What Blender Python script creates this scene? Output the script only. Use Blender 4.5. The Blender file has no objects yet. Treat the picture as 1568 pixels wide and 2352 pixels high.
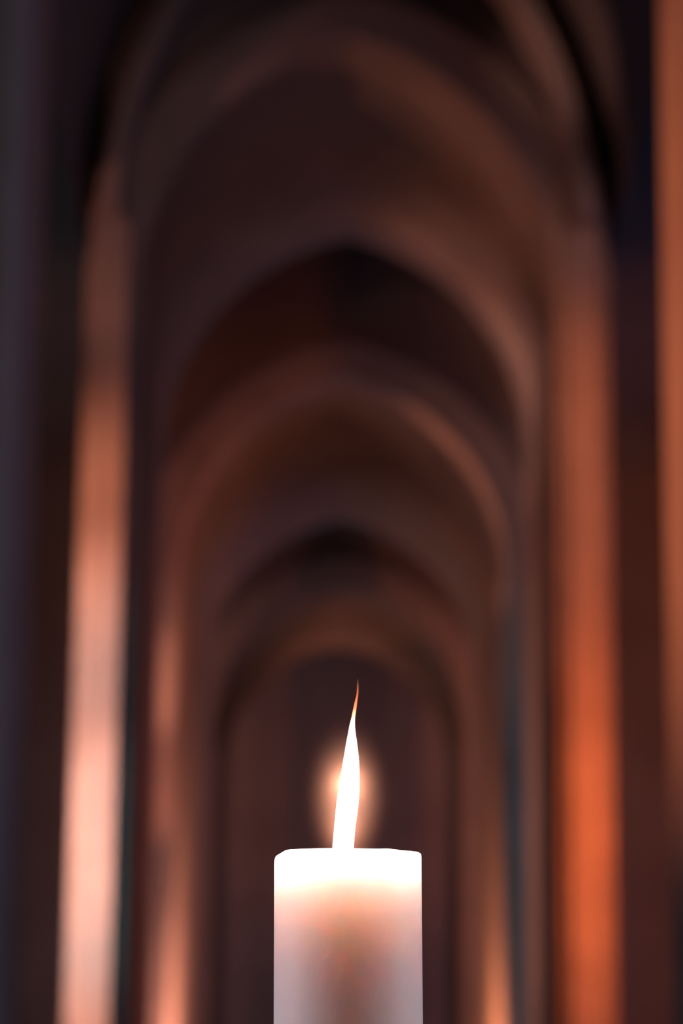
import bpy, bmesh, math, random
from mathutils import Vector, Matrix
C = bpy.context.scene.collection
sc = bpy.context.scene
PI = math.pi
EYE = 1.30                      # camera height above the stone floor; every z below is floor based

# ------------------------------------------------------------------ camera
cam_d = bpy.data.cameras.new('camera')
cam = bpy.data.objects.new('camera', cam_d); C.objects.link(cam); sc.camera = cam
cam_d.sensor_fit = 'HORIZONTAL'; cam_d.sensor_width = 24.0; cam_d.lens = 110.0
PITCH = math.radians(13.49); ROLL = math.radians(0.6); YAW = math.radians(-0.14); CAMX = -0.067
cam.matrix_world = (Matrix.Translation((CAMX, 0, EYE)) @ Matrix.Rotation(YAW, 4, 'Z') @
                    Matrix.Rotation(PI/2 + PITCH, 4, 'X') @ Matrix.Rotation(ROLL, 4, 'Z'))
cam_d.dof.use_dof = True
cam_d.dof.focus_distance = 1.445
cam_d.dof.aperture_fstop = 8.8
cam_d.clip_start = 0.05; cam_d.clip_end = 200

# ------------------------------------------------------------------ world, exposure
w = bpy.data.worlds.new('dusk'); sc.world = w; w.use_nodes = True
bg = w.node_tree.nodes['Background']
bg.inputs['Color'].default_value = (0.30, 0.42, 0.85, 1); bg.inputs['Strength'].default_value = 0.016
sc.view_settings.view_transform = 'Standard'; sc.view_settings.look = 'None'
sc.view_settings.exposure = 0.0; sc.view_settings.gamma = 1.0
sc.view_settings.use_curve_mapping = False
sc.cycles.use_denoising = True
sc.cycles.max_bounces = 8; sc.cycles.diffuse_bounces = 4; sc.cycles.transparent_max_bounces = 16
sc.cycles.volume_bounces = 0
sc.cycles.sample_clamp_indirect = 4.0

def point(name, loc, col, power, r=0.12):
    l = bpy.data.lights.new(name, 'POINT'); l.color = col; l.energy = power; l.shadow_soft_size = r
    o = bpy.data.objects.new(name, l); C.objects.link(o); o.location = (loc[0], loc[1], loc[2] + EYE); return o
def area(name, loc, target, sx, sy, col, power, spread=180):
    l = bpy.data.lights.new(name, 'AREA'); l.shape = 'RECTANGLE'; l.size = sx; l.size_y = sy
    l.color = col; l.energy = power; l.spread = math.radians(spread)
    o = bpy.data.objects.new(name, l); C.objects.link(o); o.location = (loc[0], loc[1], loc[2] + EYE)
    d = Vector(target) - Vector(loc); o.rotation_euler = d.to_track_quat('-Z', 'Y').to_euler(); return o
def spot(name, loc, target, col, power, cone, r=0.12, blend=1.0):
    l = bpy.data.lights.new(name, 'SPOT'); l.color = col; l.energy = power; l.shadow_soft_size = r
    l.spot_size = math.radians(cone); l.spot_blend = blend
    o = bpy.data.objects.new(name, l); C.objects.link(o); o.location = (loc[0], loc[1], loc[2] + EYE)
    d = Vector(target) - Vector(loc); o.rotation_euler = d.to_track_quat('-Z', 'Y').to_euler(); return o
# unseen lights: inferred pier lamps as stacked spots, the rest added fill (z relative to the eye)
spot('vault_fill', (-2.0, 13.0, 2.4), (1.05, 18.6, 4.9), (1.0, 0.316, 0.17), 354.5, 34, 0.12, 0.8)  # added spot, like the other vault ones, to brighten the soffit
spot('vault_fill', (-3.4, 15.6, 4.0), (0.2, 17.9, 6.8), (1.0, 0.338, 0.201), 106.6, 30, 0.12, 0.6)
area('right_pier_light', (1.85, 14.6, 2.3), (1.45, 17.2, 2.3), 0.15, 1.5, (1.0, 0.179, 0.042), 29.4, 70)
area('right_pier_light', (1.85, 14.6, 4.2), (1.45, 17.2, 4.3), 0.15, 1.5, (1.0, 0.24, 0.08), 4.0, 60)
spot('near_pier_fill', (-2.2, 13.6, 3.0), (1.3, 11.3, 3.4), (1.0, 0.252, 0.094), 876.2, 60, 0.12, 1.0)  # added spot for the inner side of the nearest right pier
area('cool_side_fill', (4.4, 9.8, 2.5), (-1.2, 11.3, 2.0), 1.5, 3, (0.255, 0.473, 1.0), 33.0, 180)  # added cool panel, as are all the side panels; no opening behind it
area('cool_side_fill', (4.4, 21.6, 3.2), (0, 21.6, 4.6), 2.2, 4, (0.267, 0.48, 1.0), 30.0, 180)
area('cool_side_fill', (-4.4, 30.5, 3.2), (0, 30.5, 4.2), 6, 4, (0.8, 0.85, 1.0), 53.4, 180)
area('cool_side_fill', (4.4, 30.5, 3.2), (0, 30.5, 4.2), 6, 4, (0.131, 0.375, 1.0), 58.9, 180)
spot('second_bay_light', (0.0, 22.3, 0.6), (-1.22, 23.4, 1.6), (1.0, 0.377, 0.247), 873.4, 80, 0.12, 1.0)
spot('second_bay_light', (-2.5, 21.5, 3.2), (1.0, 23.4, 5.5), (1.0, 0.46, 0.36), 71.0, 46, 0.12, 0.6)  # added fill on the second arch's soffit
spot('second_bay_light', (2.0, 20.9, 2.6), (-0.9, 23.6, 5.3), (1.0, 0.46, 0.36), 23.8, 50, 0.12, 0.8)
spot('second_bay_light', (-2.2, 21.3, 2.6), (0.9, 27.0, 5.6), (1.0, 0.283, 0.131), 124.7, 30, 0.12, 0.8)
spot('right_pier_light', (1.72, 14.3, 1.0), (1.36, 17.2, 1.1), (1.0, 0.24, 0.08), 42.4, 34, 0.12, 1.0)
spot('right_pier_light', (1.72, 14.3, 3.4), (1.36, 17.2, 3.5), (1.0, 0.24, 0.08), 23.6, 34, 0.12, 1.0)
spot('right_pier_light', (1.72, 14.3, 4.6), (1.36, 17.2, 4.699999999999999), (1.0, 0.24, 0.08), 154.3, 34, 0.12, 1.0)
spot('right_pier_light', (1.72, 14.3, 5.8), (1.36, 17.2, 5.8999999999999995), (1.0, 0.46, 0.36), 44.0, 34, 0.12, 1.0)
spot('vault_fill', (-2.7, 16.5, 2.8), (0.9, 17.9, 5.9), (1.0, 0.353, 0.217), 124.4, 40, 0.12, 0.8)
spot('arch_face_fill', (-1.35, 12.6, 5.2), (-1.0, 17.3, 6.2), (1.0, 0.46, 0.36), 63.3, 36, 0.12, 1.0)  # added spot to lift the left arch face
spot('vault_fill', (-1.9, 13.4, 3.4), (0.75, 19.85, 6.2), (1.0, 0.385, 0.257), 564.5, 14, 0.12, 1.0)
spot('vault_fill', (-1.9, 13.4, 3.4), (1.05, 19.85, 5.4), (1.0, 0.46, 0.36), 1176.4, 14, 0.12, 1.0)
spot('second_bay_light', (1.2, 21.6, 3.0), (-1.1, 22.9, 4.9), (1.0, 0.24, 0.08), 108.0, 44, 0.12, 1.0)
spot('side_aisle_fill', (3.0, 24.0, 1.5), (3.6, 33, 3.0), (1.0, 0.253, 0.095), 680.6, 80, 0.12, 1.0)  # added warm fill for the dark gap beyond the right pier
spot('vault_fill', (-1.9, 13.4, 3.4), (0.5, 18.8, 6.6), (1.0, 0.46, 0.36), 19.9, 20, 0.12, 1.0)
spot('second_bay_light', (0.2, 23.2, 0.3), (1.22, 24.0, 1.4), (1.0, 0.333, 0.167), 60.0, 90, 0.12, 1.0)
spot('right_pier_light', (-0.9, 13.2, 5.4), (1.3, 17.0, 6.9), (1.0, 0.46, 0.36), 197.9, 16, 0.12, 1.0)  # added spot for the rib over the right pier
spot('left_pier_light', (-2.3, 15.8, 1.2), (-1.44, 17.2, 1.3), (1.0, 0.428, 0.315), 356.8, 50, 0.12, 1.0)
spot('left_pier_light', (-2.3, 15.8, 2.2), (-1.44, 17.2, 2.3000000000000003), (1.0, 0.4, 0.276), 545.7, 50, 0.12, 1.0)
spot('left_pier_light', (-2.3, 15.8, 3.2), (-1.44, 17.2, 3.3000000000000003), (1.0, 0.414, 0.296), 271.6, 50, 0.12, 1.0)
spot('left_pier_light', (-2.3, 15.8, 4.2), (-1.44, 17.2, 4.3), (1.0, 0.289, 0.133), 91.8, 50, 0.12, 1.0)
spot('far_bay_fill', (-1.0, 31.0, 1.0), (0.5, 31.8, 6.2), (1.0, 0.46, 0.36), 99.0, 50, 0.12, 1.0)  # added spot from below to brighten the farthest soffit
spot('far_bay_fill', (-0.9, 32.6, 1.0), (0.2, 35.0, 6.6), (1.0, 0.368, 0.239), 171.5, 60, 0.12, 1.0)
spot('far_bay_fill', (-0.9, 30.0, 1.0), (0.3, 36, 5.0), (1.0, 0.24, 0.08), 194.7, 34, 0.12, 1.0)
spot('second_bay_light', (-0.8, 26.0, 1.2), (0.7, 27.3, 5.9), (1.0, 0.345, 0.213), 34.9, 46, 0.12, 1.0)
spot('left_pier_light', (-2.05, 15.2, 1.9), (-1.42, 17.2, 2.0), (0.35, 0.9, 1.0), 150.0, 46, 0.12, 1.0)  # added cyan spot, raises green and blue on the left pier
spot('left_pier_light', (-2.05, 15.2, 2.9), (-1.42, 17.2, 3.0), (0.375, 0.875, 1.0), 60.0, 46, 0.12, 1.0)  # second added cyan spot, higher up
spot('left_pier_light', (-2.05, 15.2, 5.0), (-1.42, 17.2, 5.1), (1.0, 0.333, 0.167), 18.0, 46, 0.12, 1.0)
spot('left_pier_light', (-2.05, 15.2, 3.9), (-1.42, 17.2, 4.0), (1.0, 0.356, 0.178), 67.5, 46, 0.12, 1.0)
spot('second_bay_light', (-2.6, 22.35, 3.2), (1.05, 23.1, 5.7), (1.0, 0.323, 0.169), 468.0, 28, 0.12, 0.8)  # added spot for the bright band on the second arch
spot('second_bay_light', (-0.4, 22.7, 0.5), (1.22, 24.2, 1.5), (1.0, 0.323, 0.154), 650.0, 90, 0.12, 1.0)
area('cool_side_fill', (-4.4, 21.6, 3.2), (0, 21.6, 4.6), 2.2, 4, (0.2, 0.44, 1.0), 20.0, 180)  # added blue fill for the bay's shadows
area('cool_side_fill', (-4.4, 14.5, 4.0), (0, 14.5, 3.5), 4, 4, (0.05, 0.25, 1.0), 6.0, 180)
area('cool_side_fill', (4.4, 14.5, 4.0), (0, 14.5, 3.5), 4, 4, (0.05, 0.25, 1.0), 6.0, 180)
spot('side_aisle_fill', (-3.0, 24.0, 1.0), (-3.6, 33, 2.5), (1.0, 0.325, 0.2), 400.0, 80, 0.12, 1.0)  # added warm fill for the gap beyond the left pier
spot('side_aisle_fill', (-3.0, 24.0, 2.0), (-3.8, 32, 7.0), (1.0, 0.32, 0.2), 250.0, 70, 0.12, 1.0)
spot('side_aisle_fill', (3.0, 24.0, 2.0), (3.8, 32, 7.0), (1.0, 0.27, 0.12), 500.0, 70, 0.12, 1.0)
spot('second_bay_light', (-0.4, 22.7, 0.4), (1.22, 23.7, 1.1), (1.0, 0.341, 0.159), 880.0, 56, 0.12, 1.0)
# added cool panels lighting the candle's sides; the outer walls have no windows
area('candle_fill_left', (-4.4, 1.8, 1.8), (0, 1.45, 0.15), 1.6, 3.2, (0.95, 0.86, 1.0), 190)
area('candle_fill_right', (4.4, 1.8, 1.8), (0, 1.45, 0.15), 1.6, 3.2, (0.93, 0.86, 1.0), 150)

# ------------------------------------------------------------------ helpers
def mesh_obj(name, verts, faces, m, parent=None, smooth=False, bevel=0):
    me = bpy.data.meshes.new(name); me.from_pydata(verts, [], faces); me.validate(); me.update()
    bm = bmesh.new(); bm.from_mesh(me)
    bmesh.ops.remove_doubles(bm, verts=bm.verts, dist=1e-5)
    bmesh.ops.recalc_face_normals(bm, faces=bm.faces)
    bm.to_mesh(me); bm.free()
    if smooth:
        for p in me.polygons: p.use_smooth = True
    me.materials.append(m)
    o = bpy.data.objects.new(name, me); C.objects.link(o)
    if parent is not None: o.parent = parent; o.matrix_parent_inverse = parent.matrix_world.inverted()
    if bevel:
        b = o.modifiers.new('bevel', 'BEVEL'); b.width = bevel; b.segments = 3; b.limit_method = 'ANGLE'; b.angle_limit = math.radians(30)
    return o
def tag(o, label, cat=None, group=None):
    o['label'] = label
    if cat: o['category'] = cat
    if group: o['group'] = group
    return o
def empty(name, loc):
    o = bpy.data.objects.new(name, None); C.objects.link(o); o.location = loc; o.empty_display_size = 0.1
    bpy.context.view_layer.update(); return o
def prism(foot, z0, z1):
    n = len(foot)
    v = [(x, y, z0) for x, y in foot] + [(x, y, z1) for x, y in foot]
    f = [tuple(range(n))[::-1], tuple(range(n, 2*n))] + [(i, (i+1) % n, n+(i+1) % n, n+i) for i in range(n)]
    return v, f
def box(x0, x1, y0, y1, z0, z1):
    return prism([(x0, y0), (x1, y0), (x1, y1), (x0, y1)], z0, z1)

def principled(name):
    m = bpy.data.materials.new(name); m.use_nodes = True
    return m, m.node_tree, m.node_tree.nodes['Principled BSDF']
def stone(name, c1, c2, scale=1.0, blocks=True, rough=0.85):
    m, nt, b = principled(name); N = nt.nodes; L = nt.links
    tc = N.new('ShaderNodeTexCoord')
    no = N.new('ShaderNodeTexNoise'); no.inputs['Scale'].default_value = 2.2*scale; no.inputs['Detail'].default_value = 6
    L.new(tc.outputs['Object'], no.inputs['Vector'])
    cr = N.new('ShaderNodeValToRGB'); cr.color_ramp.elements[0].position = .3; cr.color_ramp.elements[1].position = .7
    cr.color_ramp.elements[0].color = (*c1, 1); cr.color_ramp.elements[1].color = (*c2, 1)
    L.new(no.outputs['Fac'], cr.inputs['Fac']); L.new(cr.outputs['Color'], b.inputs['Base Color'])
    fine = N.new('ShaderNodeTexNoise'); fine.inputs['Scale'].default_value = 30*scale; fine.inputs['Detail'].default_value = 8
    L.new(tc.outputs['Object'], fine.inputs['Vector'])
    bp = N.new('ShaderNodeBump'); bp.inputs['Strength'].default_value = .25; bp.inputs['Distance'].default_value = .01
    L.new(fine.outputs['Fac'], bp.inputs['Height']); L.new(bp.outputs['Normal'], b.inputs['Normal'])
    b.inputs['Roughness'].default_value = rough
    return m
M_STONE = stone('dressed_sandstone', (.245, .205, .185), (.32, .27, .245))
M_PLASTER = stone('old_plaster', (.16, .135, .13), (.21, .18, .17), .5)
M_FLOOR = stone('floor_flags', (.16, .13, .12), (.24, .20, .18), .8, rough=.5)

# pointed arch curve: half width a, springing zs, rise h, concentric offset r
def arch_curve(a, zs, h, r, n=26):
    R = (a*a + h*h)/(2*a); Rr = R + r; cx = a - R      # centre of the right-hand arc
    tmax = math.acos(max(-1, min(1, -cx/Rr)))
    right = [(cx + Rr*math.cos(t), zs + Rr*math.sin(t)) for t in [tmax*i/n for i in range(n+1)]]
    left = [(-x, z) for x, z in right[:-1]]
    return [(x, z) for x, z in left] + right[::-1]     # left springing -> apex -> right springing
def loft_ring(profile, a, zs_f, h_f, n=26):
    """profile: closed list of (radial offset, y); zs_f and h_f give springing and rise at depth y"""
    cols = [[(x, y, z + EYE) for x, z in arch_curve(a, zs_f(y), h_f(y), r, n)] for r, y in profile]
    k = len(cols); m = len(cols[0]); v = [p for c in cols for p in c]; f = []
    for i in range(k):
        j = (i+1) % k
        for s in range(m-1): f.append((i*m+s, i*m+s+1, j*m+s+1, j*m+s))
    f.append(tuple(i*m for i in range(k))); f.append(tuple(i*m+m-1 for i in range(k))[::-1])
    return v, f

TOP = 10.5
def stone_arch(y0, y1, zs0, ap0, zs1, ap1, a, outer, label, rib=None, parent_name='pointed_arch'):
    """one transverse arch: two long piers, the moulded arch ring, the wall over it, two shafts and a rib in front"""
    root = empty(parent_name, (0, y0, 0))
    tag(root, label, 'arch', 'pointed stone arches down the aisle')
    lerp = lambda y, p, q: p + (q-p)*(y-y0)/(y1-y0)
    zs_f = lambda y: lerp(y, zs0, zs1); h_f = lambda y: lerp(y, ap0, ap1) - lerp(y, zs0, zs1)
    ch = .03
    for s in (-1, 1):
        foot = [(s*a, y0+ch), (s*(a+ch), y0), (s*(outer-ch), y0), (s*outer, y0+ch), (s*outer, y1-.08), (s*(outer-.08), y1), (s*(a+.08), y1), (s*a, y1-.08)]
        v, f = prism(foot, 0.35, EYE + zs0 + .02)
        # the pier head follows the springing line, which drops towards the back
        n = len(foot); v = v[:n] + [(x, y, EYE + zs_f(y)) for x, y in foot]
        mesh_obj('pier', v, f, M_STONE, root, bevel=.012)
        v, f = box(min(s*(a-.06), s*(outer+.06)), max(s*(a-.06), s*(outer+.06)), y0-.06, y1+.06, 0, .35)
        mesh_obj('plinth', v, f, M_STONE, root, bevel=.02)
    prof = [(0, y0+ch), (ch, y0), (outer-a, y0), (outer-a, y1), (.08, y1), (0, y1-.08), (0, y1-.42), (.07, y1-.54), (.06, y0+ch+.25)]
    v, f = loft_ring(prof, a, zs_f, h_f); mesh_obj('arch_ring', v, f, M_STONE, root)
    # wall over the arch, from the back of the ring up to the vault
    n = 26; v = []; f = []
    for y in (y0+.12, y1-.12):
        c = arch_curve(a, zs_f(y), h_f(y), outer-a-.10, n)
        v += [(x, y, z + EYE) for x, z in c] + [(x*1.0, y, EYE + TOP) for x, z in c]
    m = 2*n+1
    for s in range(m-1):
        f += [(s, s+1, m+s+1, m+s), (2*m+s, 2*m+s+1, 3*m+s+1, 3*m+s), (s, s+1, 2*m+s+1, 2*m+s), (m+s, m+s+1, 3*m+s+1, 3*m+s)]
    f += [(0, m, 3*m, 2*m), (m-1, 2*m-1, 4*m-1, 3*m-1)]
    mesh_obj('spandrel', v, f, M_PLASTER, root)
    if rib:
        rin, rout, yf, zr, ar, sr = rib          # inner/outer half width, front, springing, apex, shaft radius
        prof = [(.035, yf), (rout-rin-.035, yf), (rout-rin, yf+.06), (rout-rin, y0+.05), (0, y0+.05), (0, yf+.06)]
        v, f = loft_ring(prof, rin, lambda y: zr, lambda y: ar-zr, 30)
        mesh_obj('rib', v, f, M_STONE, root)
        for s in (-1, 1):                        # flat-faced respond with splayed sides
            foot = [(s*(a+.012), y0+.09), (s*(a+.065), y0-.09), (s*(a+.245), y0-.09), (s*(outer-.010), y0+.09)]
            v, f = prism(foot, .35, EYE + zr + .35)
            mesh_obj('shaft', v, f, M_STONE, root, bevel=.006)
    return root

# ------------------------------------------------------------------ the building
def struct(name, v, f, m):
    o = mesh_obj(name, v, f, m); o['kind'] = 'structure'; return o
struct('floor', *box(-4.6, 4.6, -3, 36.2, -.3, 0), M_FLOOR)
struct('wall_left', *box(-4.8, -4.6, -3, 36.2, 0, EYE+TOP), M_PLASTER)
struct('wall_right', *box(4.6, 4.8, -3, 36.2, 0, EYE+TOP), M_PLASTER)
struct('wall_back', *box(-4.6, 4.6, 36, 36.2, 0, EYE+TOP), M_PLASTER)
# ceiling: pointed barrel vault over the aisle with flat plaster over the side aisles
n = 26; v = []; f = []
outer_c = arch_curve(1.56, 5.9, 2.75, 0, n)
prof = [(-4.6, 8.0), (-1.9, 8.0)] + [(x, z+.0) for x, z in outer_c] + [(1.9, 8.0), (4.6, 8.0)]
prof = [(-4.6, 9.2), (-1.60, 9.2)] + outer_c + [(1.60, 9.2), (4.6, 9.2)]
k = len(prof)
for y in (-3, 36):
    v += [(x, y, z+EYE) for x, z in prof] + [(x, y, EYE+TOP) for x, z in prof]
for s in range(k-1):
    f += [(s, s+1, 2*k+s+1, 2*k+s), (k+s, k+s+1, 3*k+s+1, 3*k+s), (s, s+1, k+s+1, k+s), (2*k+s, 2*k+s+1, 3*k+s+1, 3*k+s)]
f += [(0, k, 3*k, 2*k), (k-1, 2*k-1, 4*k-1, 3*k-1)]
struct('ceiling', v, f, M_PLASTER)

stone_arch(10.5, 11.69, 5.35, 7.0, 5.35, 7.0, 1.20, 1.62,
           'nearest stone arch, only its straight piers showing at the left and right picture edges')
stone_arch(17.3, 20.28, 5.46, 7.02, 5.25, 6.74, 1.20, 1.515,
           'tall blurred stone arch with a brightly lit left pier and orange right pier',
           rib=(1.29, 1.43, 16.95, 5.83, 8.11, .085))
stone_arch(22.76, 27.53, 5.01, 6.49, 5.07, 6.51, 1.20, 1.50,
           'smaller blurred stone arch seen through the tall one, glowing at its foot')
stone_arch(30.0, 33.0, 5.05, 6.45, 5.05, 6.4, 1.20, 1.50,
           'farthest dim stone arch just above the candle flame')

# ------------------------------------------------------------------ candle
PXM = 7187/1.480                # photo pixels per metre at the candle, only used to read its measurements
def ray_point(px, py, y):
    """the place in the plane at depth y that the photograph shows at (px, py)"""
    d = cam.matrix_world.to_3x3() @ Vector(((px-784)/7187.0, (1176-py)/7187.0, -1.0))
    t = y/d.y; return Vector((CAMX, 0, EYE)) + d*t
CY = 1.445
top_c = ray_point(798.5, 1950, CY)
CX, CZ = top_c.x, top_c.z
RAD = (ray_point(968.5, 2050, CY) - ray_point(629, 2050, CY)).length/2 * .9985
print('CANDLE', CX, CZ, RAD)
H = .155
LEAN = Matrix.Rotation(math.radians(-0.7), 3, 'Y')         # the candle leans a hair to the left
BASE = Vector((CX, CY, CZ)) - LEAN @ Vector((0, 0, H))
candle = empty('candle', BASE); candle.rotation_euler = LEAN.to_euler()
def local(p): return LEAN.inverted() @ (p - BASE)
tag(candle, 'lit white pillar candle with a tall slim flame, in sharp focus', 'candle')

m_wax, nt, b = principled('candle_wax')
b.inputs['Base Color'].default_value = (.97, .76, .73, 1)
b.inputs['Subsurface Weight'].default_value = 1.0
b.inputs['Subsurface Radius'].default_value = (1.0, .75, .62)
b.inputs['Subsurface Scale'].default_value = .06
b.inputs['Roughness'].default_value = .42
b.inputs['IOR'].default_value = 1.43
nz = nt.nodes.new('ShaderNodeTexNoise'); nz.inputs['Scale'].default_value = 60; nz.inputs['Detail'].default_value = 4
tcn = nt.nodes.new('ShaderNodeTexCoord'); nt.links.new(tcn.outputs['Object'], nz.inputs['Vector'])
bp = nt.nodes.new('ShaderNodeBump'); bp.inputs['Strength'].default_value = .08; bp.inputs['Distance'].default_value = .001
nt.links.new(nz.outputs['Fac'], bp.inputs['Height']); nt.links.new(bp.outputs['Normal'], b.inputs['Normal'])

# outline of the rim as the photograph shows it: (offset from the axis / radius, pixels above y=1950)
SIL = [(-1.0, -19), (-.985, -14), (-.93, -9), (-.87, -3.2), (-.80, -.3), (-.62, .9), (-.3, 2.2), (-.1, 2.2), (.2, 1.2), (.42, 0.6), (.52, 1.2), (.64, -.4), (.72, -3.0), (.85, -4.2), (.96, -6.4), (1.0, -9)]
def sil(u):
    for (a0, b0), (a1, b1) in zip(SIL, SIL[1:]):
        if a0 <= u <= a1: return b0 + (b1-b0)*(u-a0)/(a1-a0)
    return SIL[-1][1]
LIFT = RAD*math.sin(math.radians(7.35))*PXM
def rim_h(th):                  # th measured from +x, front (towards the camera) is -y
    u = math.cos(th); c = math.sqrt(max(0, 1-u*u))
    if math.sin(th) <= 0: px = sil(u) - LIFT*c
    else: px = sil(u)*(1-c) - 10*c
    return px/PXM
NS = 160; rings = []
def ring(fr, z_of, rr=None):
    rings.append([(RAD*fr*math.cos(2*PI*i/NS), RAD*fr*math.sin(2*PI*i/NS), z_of(2*PI*i/NS)) for i in range(NS)])
wob = lambda th: .00025*math.sin(5*th+1) + .0002*math.sin(11*th)
ring(.55, lambda t: 0); ring(.96, lambda t: 0); ring(.99, lambda t: .0008); ring(1.0, lambda t: .003)
for k_ in range(1, 13): ring(1.0, lambda t, k_=k_: .003 + (H-.010-.003)*k_/12)
ring(1.0, lambda t: H - .0025 + rim_h(t)); ring(.997, lambda t: H - .0011 + rim_h(t)); ring(.988, lambda t: H - .0003 + rim_h(t))
ring(.975, lambda t: H + rim_h(t)); ring(.955, lambda t: H - .0004 + rim_h(t)); ring(.93, lambda t: H - .0016 + rim_h(t))
ring(.905, lambda t: H - .005 + rim_h(t)*.8)
ring(.88, lambda t: H - .009 + rim_h(t)*.4 + wob(t)); ring(.84, lambda t: H - .0120 + wob(t)); ring(.76, lambda t: H - .0145)
ring(.62, lambda t: H - .0156); ring(.4, lambda t: H - .0160); ring(.15, lambda t: H - .0158)
v = [p for r in rings for p in r]; f = []
for i in range(len(rings)-1):
    for s in range(NS): f.append((i*NS+s, i*NS+(s+1) % NS, (i+1)*NS+(s+1) % NS, (i+1)*NS+s))
v.append((0, 0, 0)); v.append((0, 0, H-.0158))
for s in range(NS):
    f.append((s, len(v)-2, (s+1) % NS)); q = (len(rings)-1)*NS; f.append((q+s, q+(s+1) % NS, len(v)-1))
wax = mesh_obj('wax_body', v, f, m_wax, None, smooth=True); wax.parent = candle
tag(wax, 'translucent white wax body')

# wick
m_w, nt, b = principled('burnt_wick'); b.inputs['Base Color'].default_value = (.03, .022, .018, 1); b.inputs['Roughness'].default_value = .9
v = []; f = []; ns = 10; path = [(0, 0, H-.0170, .0011), (-.0001, 0, H-.013, .0011), (-.0005, 0, H-.010, .0010), (-.0016, 0, H-.008, .0010), (-.003, 0, H-.007, .0006)]
for (x, y, z, r) in path:
    v += [(x + r*math.cos(2*PI*i/ns), y + r*math.sin(2*PI*i/ns), z) for i in range(ns)]
for i in range(len(path)-1):
    for s in range(ns): f.append((i*ns+s, i*ns+(s+1) % ns, (i+1)*ns+(s+1) % ns, (i+1)*ns+s))
f.append(tuple(range(ns))[::-1]); f.append(tuple((len(path)-1)*ns+i for i in range(ns)))
wk = mesh_obj('wick', v, f, m_w, None, smooth=True); wk.parent = candle; tag(wk, 'short black charred wick')

# flame: (y pixel, left, right)
FL = [(1557, 821.2, 822.0), (1566, 820.2, 822.8), (1576, 819.3, 823.3), (1594, 818.2, 822.9), (1613, 814.0, 820.2), (1633, 809.7, 817.6), (1649, 806.5, 815.4), (1666, 802.3, 815.0),
      (1686, 798.7, 816.7), (1706, 794.8, 819.6), (1735, 790, 823), (1764, 785.2, 824.9), (1804, 778.9, 825.4), (1843, 773, 823), (1872, 770, 819.5), (1911, 766.5, 814.6),
      (1947, 763.5, 811.8), (1975, 763.5, 809), (2000, 768, 804), (2016, 776, 797), (2022, 785, 789)]
def catmull(P, t):
    n_ = len(P)-1; i = min(int(t), n_-1); u = t-i
    p0, p1, p2, p3 = P[max(i-1, 0)], P[i], P[i+1], P[min(i+2, n_)]
    return [.5*((2*b_) + (-a_+c_)*u + (2*a_-5*b_+4*c_-d_)*u*u + (-a_+3*b_-3*c_+d_)*u**3) for a_, b_, c_, d_ in zip(p0, p1, p2, p3)]
v = []; f = []; ns = 28; m_ = 0
for q in range((len(FL)-1)*4+1):
    yy, l, r = catmull(FL, q/4.0)
    P = ray_point((l+r)/2, yy, CY); rad = max((r-l)/2, .2)/PXM
    P = local(P)
    for i in range(ns):
        v.append((P.x + rad*math.cos(2*PI*i/ns), P.y + rad*math.sin(2*PI*i/ns), P.z))
    m_ += 1
for i in range(m_-1):
    for s in range(ns): f.append((i*ns+s, i*ns+(s+1) % ns, (i+1)*ns+(s+1) % ns, (i+1)*ns+s))
f.append(tuple(range(ns))); f.append(tuple((m_-1)*ns+i for i in range(ns))[::-1])
m_f = bpy.data.materials.new('flame'); m_f.use_nodes = True; nt = m_f.node_tree; N = nt.nodes; L = nt.links
N.remove(N['Principled BSDF'])
out = N['Material Output']; em = N.new('ShaderNodeEmission'); tr = N.new('ShaderNodeBsdfTransparent'); ad = N.new('ShaderNodeAddShader')
tc = N.new('ShaderNodeTexCoord'); sp = N.new('ShaderNodeSeparateXYZ'); L.new(tc.outputs['Object'], sp.inputs[0])
z_of = lambda py: local(ray_point(800, py, CY)).z
mr = N.new('ShaderNodeMapRange'); mr.inputs['From Min'].default_value = z_of(2022); mr.inputs['From Max'].default_value = z_of(1557)
L.new(sp.outputs['Z'], mr.inputs['Value'])
cr = N.new('ShaderNodeValToRGB'); e = cr.color_ramp.elements
tt = lambda py: (2022-py)/(2022-1557)
stops = [(1951, (1.0, 1.15, 1.4)), (1850, (1.25, 1.15, 1.1)), (1700, (1.3, 1.05, .95)), (1668, (1.2, .75, .55)), (1648, (1.0, .32, .18)), (1628, (.60, .11, .05)), (1600, (.20, .040, .016)), (1575, (.07, .022, .010)), (1557, (.004, .001, 0))]
e[0].position = tt(stops[0][0]); e[0].color = (*stops[0][1], 1); e[1].position = 1; e[1].color = (*stops[-1][1], 1)
for py, c_ in stops[1:-1]:
    x = e.new(tt(py)); x.color = (*c_, 1)
L.new(mr.outputs[0], cr.inputs[0]); L.new(cr.outputs['Color'], em.inputs['Color'])
# thin edges: less gas along the line of sight
lw = N.new('ShaderNodeLayerWeight'); lw.inputs['Blend'].default_value = .5
inv = N.new('ShaderNodeMath'); inv.operation = 'SUBTRACT'; inv.inputs[0].default_value = 1.0; L.new(lw.outputs['Facing'], inv.inputs[1])
ml = N.new('ShaderNodeMath'); ml.operation = 'MULTIPLY_ADD'; L.new(inv.outputs[0], ml.inputs[0]); ml.inputs[1].default_value = 2.2; ml.inputs[2].default_value = .35
L.new(ml.outputs[0], em.inputs['Strength'])
L.new(em.outputs[0], ad.inputs[0]); L.new(tr.outputs[0], ad.inputs[1]); L.new(ad.outputs[0], out.inputs['Surface'])
m_f.cycles.emission_sampling = 'NONE'
fl = mesh_obj('flame', v, f, m_f, None, smooth=True); fl.parent = candle; tag(fl, 'tall slim white flame with a red wisp at its tip')
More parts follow.
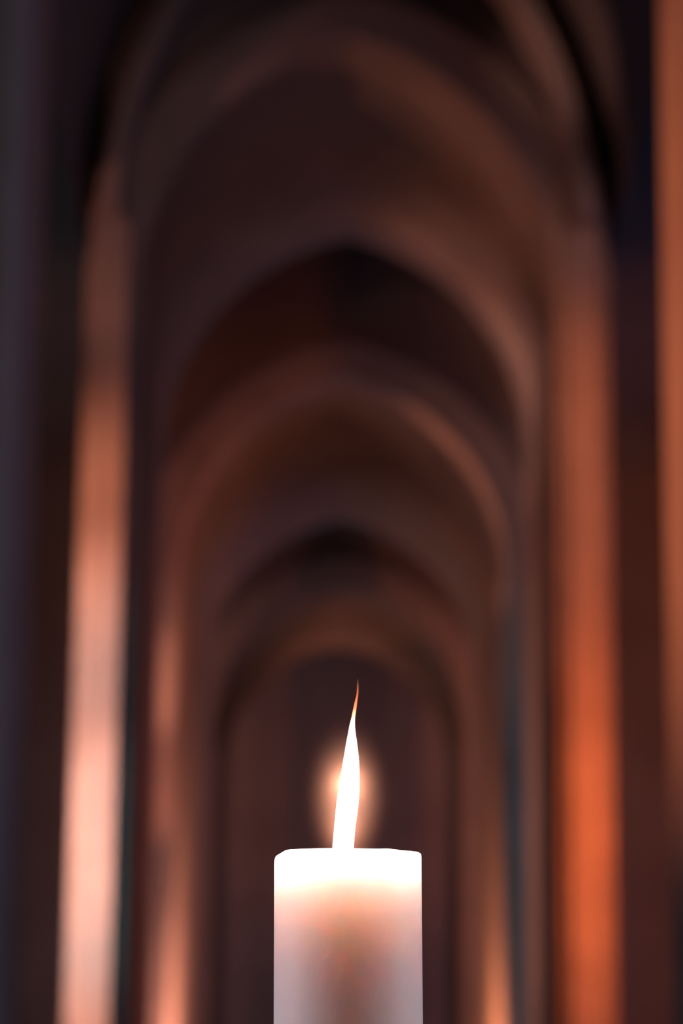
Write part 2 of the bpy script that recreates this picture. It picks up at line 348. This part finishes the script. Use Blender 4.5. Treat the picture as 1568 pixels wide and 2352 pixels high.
# the light the flame gives, spread along it
for i, (px, py, pw) in enumerate([(798, 1800, .6), (790, 1915, .35), (788, 1972, .75)]):
    P = ray_point(px, py, CY)
    l = point('flame_light', (P.x, CY, P.z - EYE), (1.0, .70, .62), pw*.14, .0028)

# added scattering volume imitating the optical bloom round the flame
m_h = bpy.data.materials.new('flame_halo'); m_h.use_nodes = True; nt = m_h.node_tree; N = nt.nodes; L = nt.links
N.remove(N['Principled BSDF']); out = N['Material Output']
vs = N.new('ShaderNodeVolumeScatter'); vs.inputs['Color'].default_value = (1, .48, .30, 1)
tc = N.new('ShaderNodeTexCoord'); ln = N.new('ShaderNodeVectorMath'); ln.operation = 'LENGTH'; L.new(tc.outputs['Object'], ln.inputs[0])
m1 = N.new('ShaderNodeMapRange'); m1.interpolation_type = 'SMOOTHSTEP'
m1.inputs['From Min'].default_value = .0; m1.inputs['From Max'].default_value = 1.0; m1.inputs['To Min'].default_value = 3.9; m1.inputs['To Max'].default_value = 0.0
L.new(ln.outputs['Value'], m1.inputs['Value'])
pw2 = N.new('ShaderNodeMath'); pw2.operation = 'POWER'; L.new(m1.outputs[0], pw2.inputs[0]); pw2.inputs[1].default_value = 2.0
L.new(pw2.outputs[0], vs.inputs['Density']); L.new(vs.outputs[0], out.inputs['Volume'])
bm = bmesh.new(); bmesh.ops.create_icosphere(bm, subdivisions=4, radius=1.0)
me = bpy.data.meshes.new('halo'); bm.to_mesh(me); bm.free(); me.materials.append(m_h)
hz = bpy.data.objects.new('halo', me); C.objects.link(hz); hz.parent = candle
hz.location = local(ray_point(797, 1820, CY)); hz.scale = (.026, .026, .046)
tag(hz, 'faint orange haze round the flame, an added volume imitating bloom')

# ------------------------------------------------------------------ pedestal below the frame
pz = CZ - H - .0003
ped = empty('stone_pedestal', (CX, CY+.06, 0))
tag(ped, 'square stone pedestal carrying the candle, below the picture', 'pedestal')
def tower(prof):                # (half width, z)
    v = []; f = []
    for hw, z in prof: v += [(-hw, -hw, z), (hw, -hw, z), (hw, hw, z), (-hw, hw, z)]
    for i in range(len(prof)-1):
        for s in range(4): f.append((i*4+s, i*4+(s+1) % 4, (i+1)*4+(s+1) % 4, (i+1)*4+s))
    f += [(3, 2, 1, 0), tuple(len(v)-4+i for i in range(4))]
    return v, f
for nm, pr in (('base', [(.24, 0), (.24, .10), (.19, .14)]), ('column', [(.15, .14), (.15, pz-.09)]), ('top_slab', [(.15, pz-.09), (.21, pz-.05), (.21, pz)])):
    v, f = tower(pr); o = mesh_obj(nm, v, f, M_STONE, None, bevel=.005); o.parent = ped
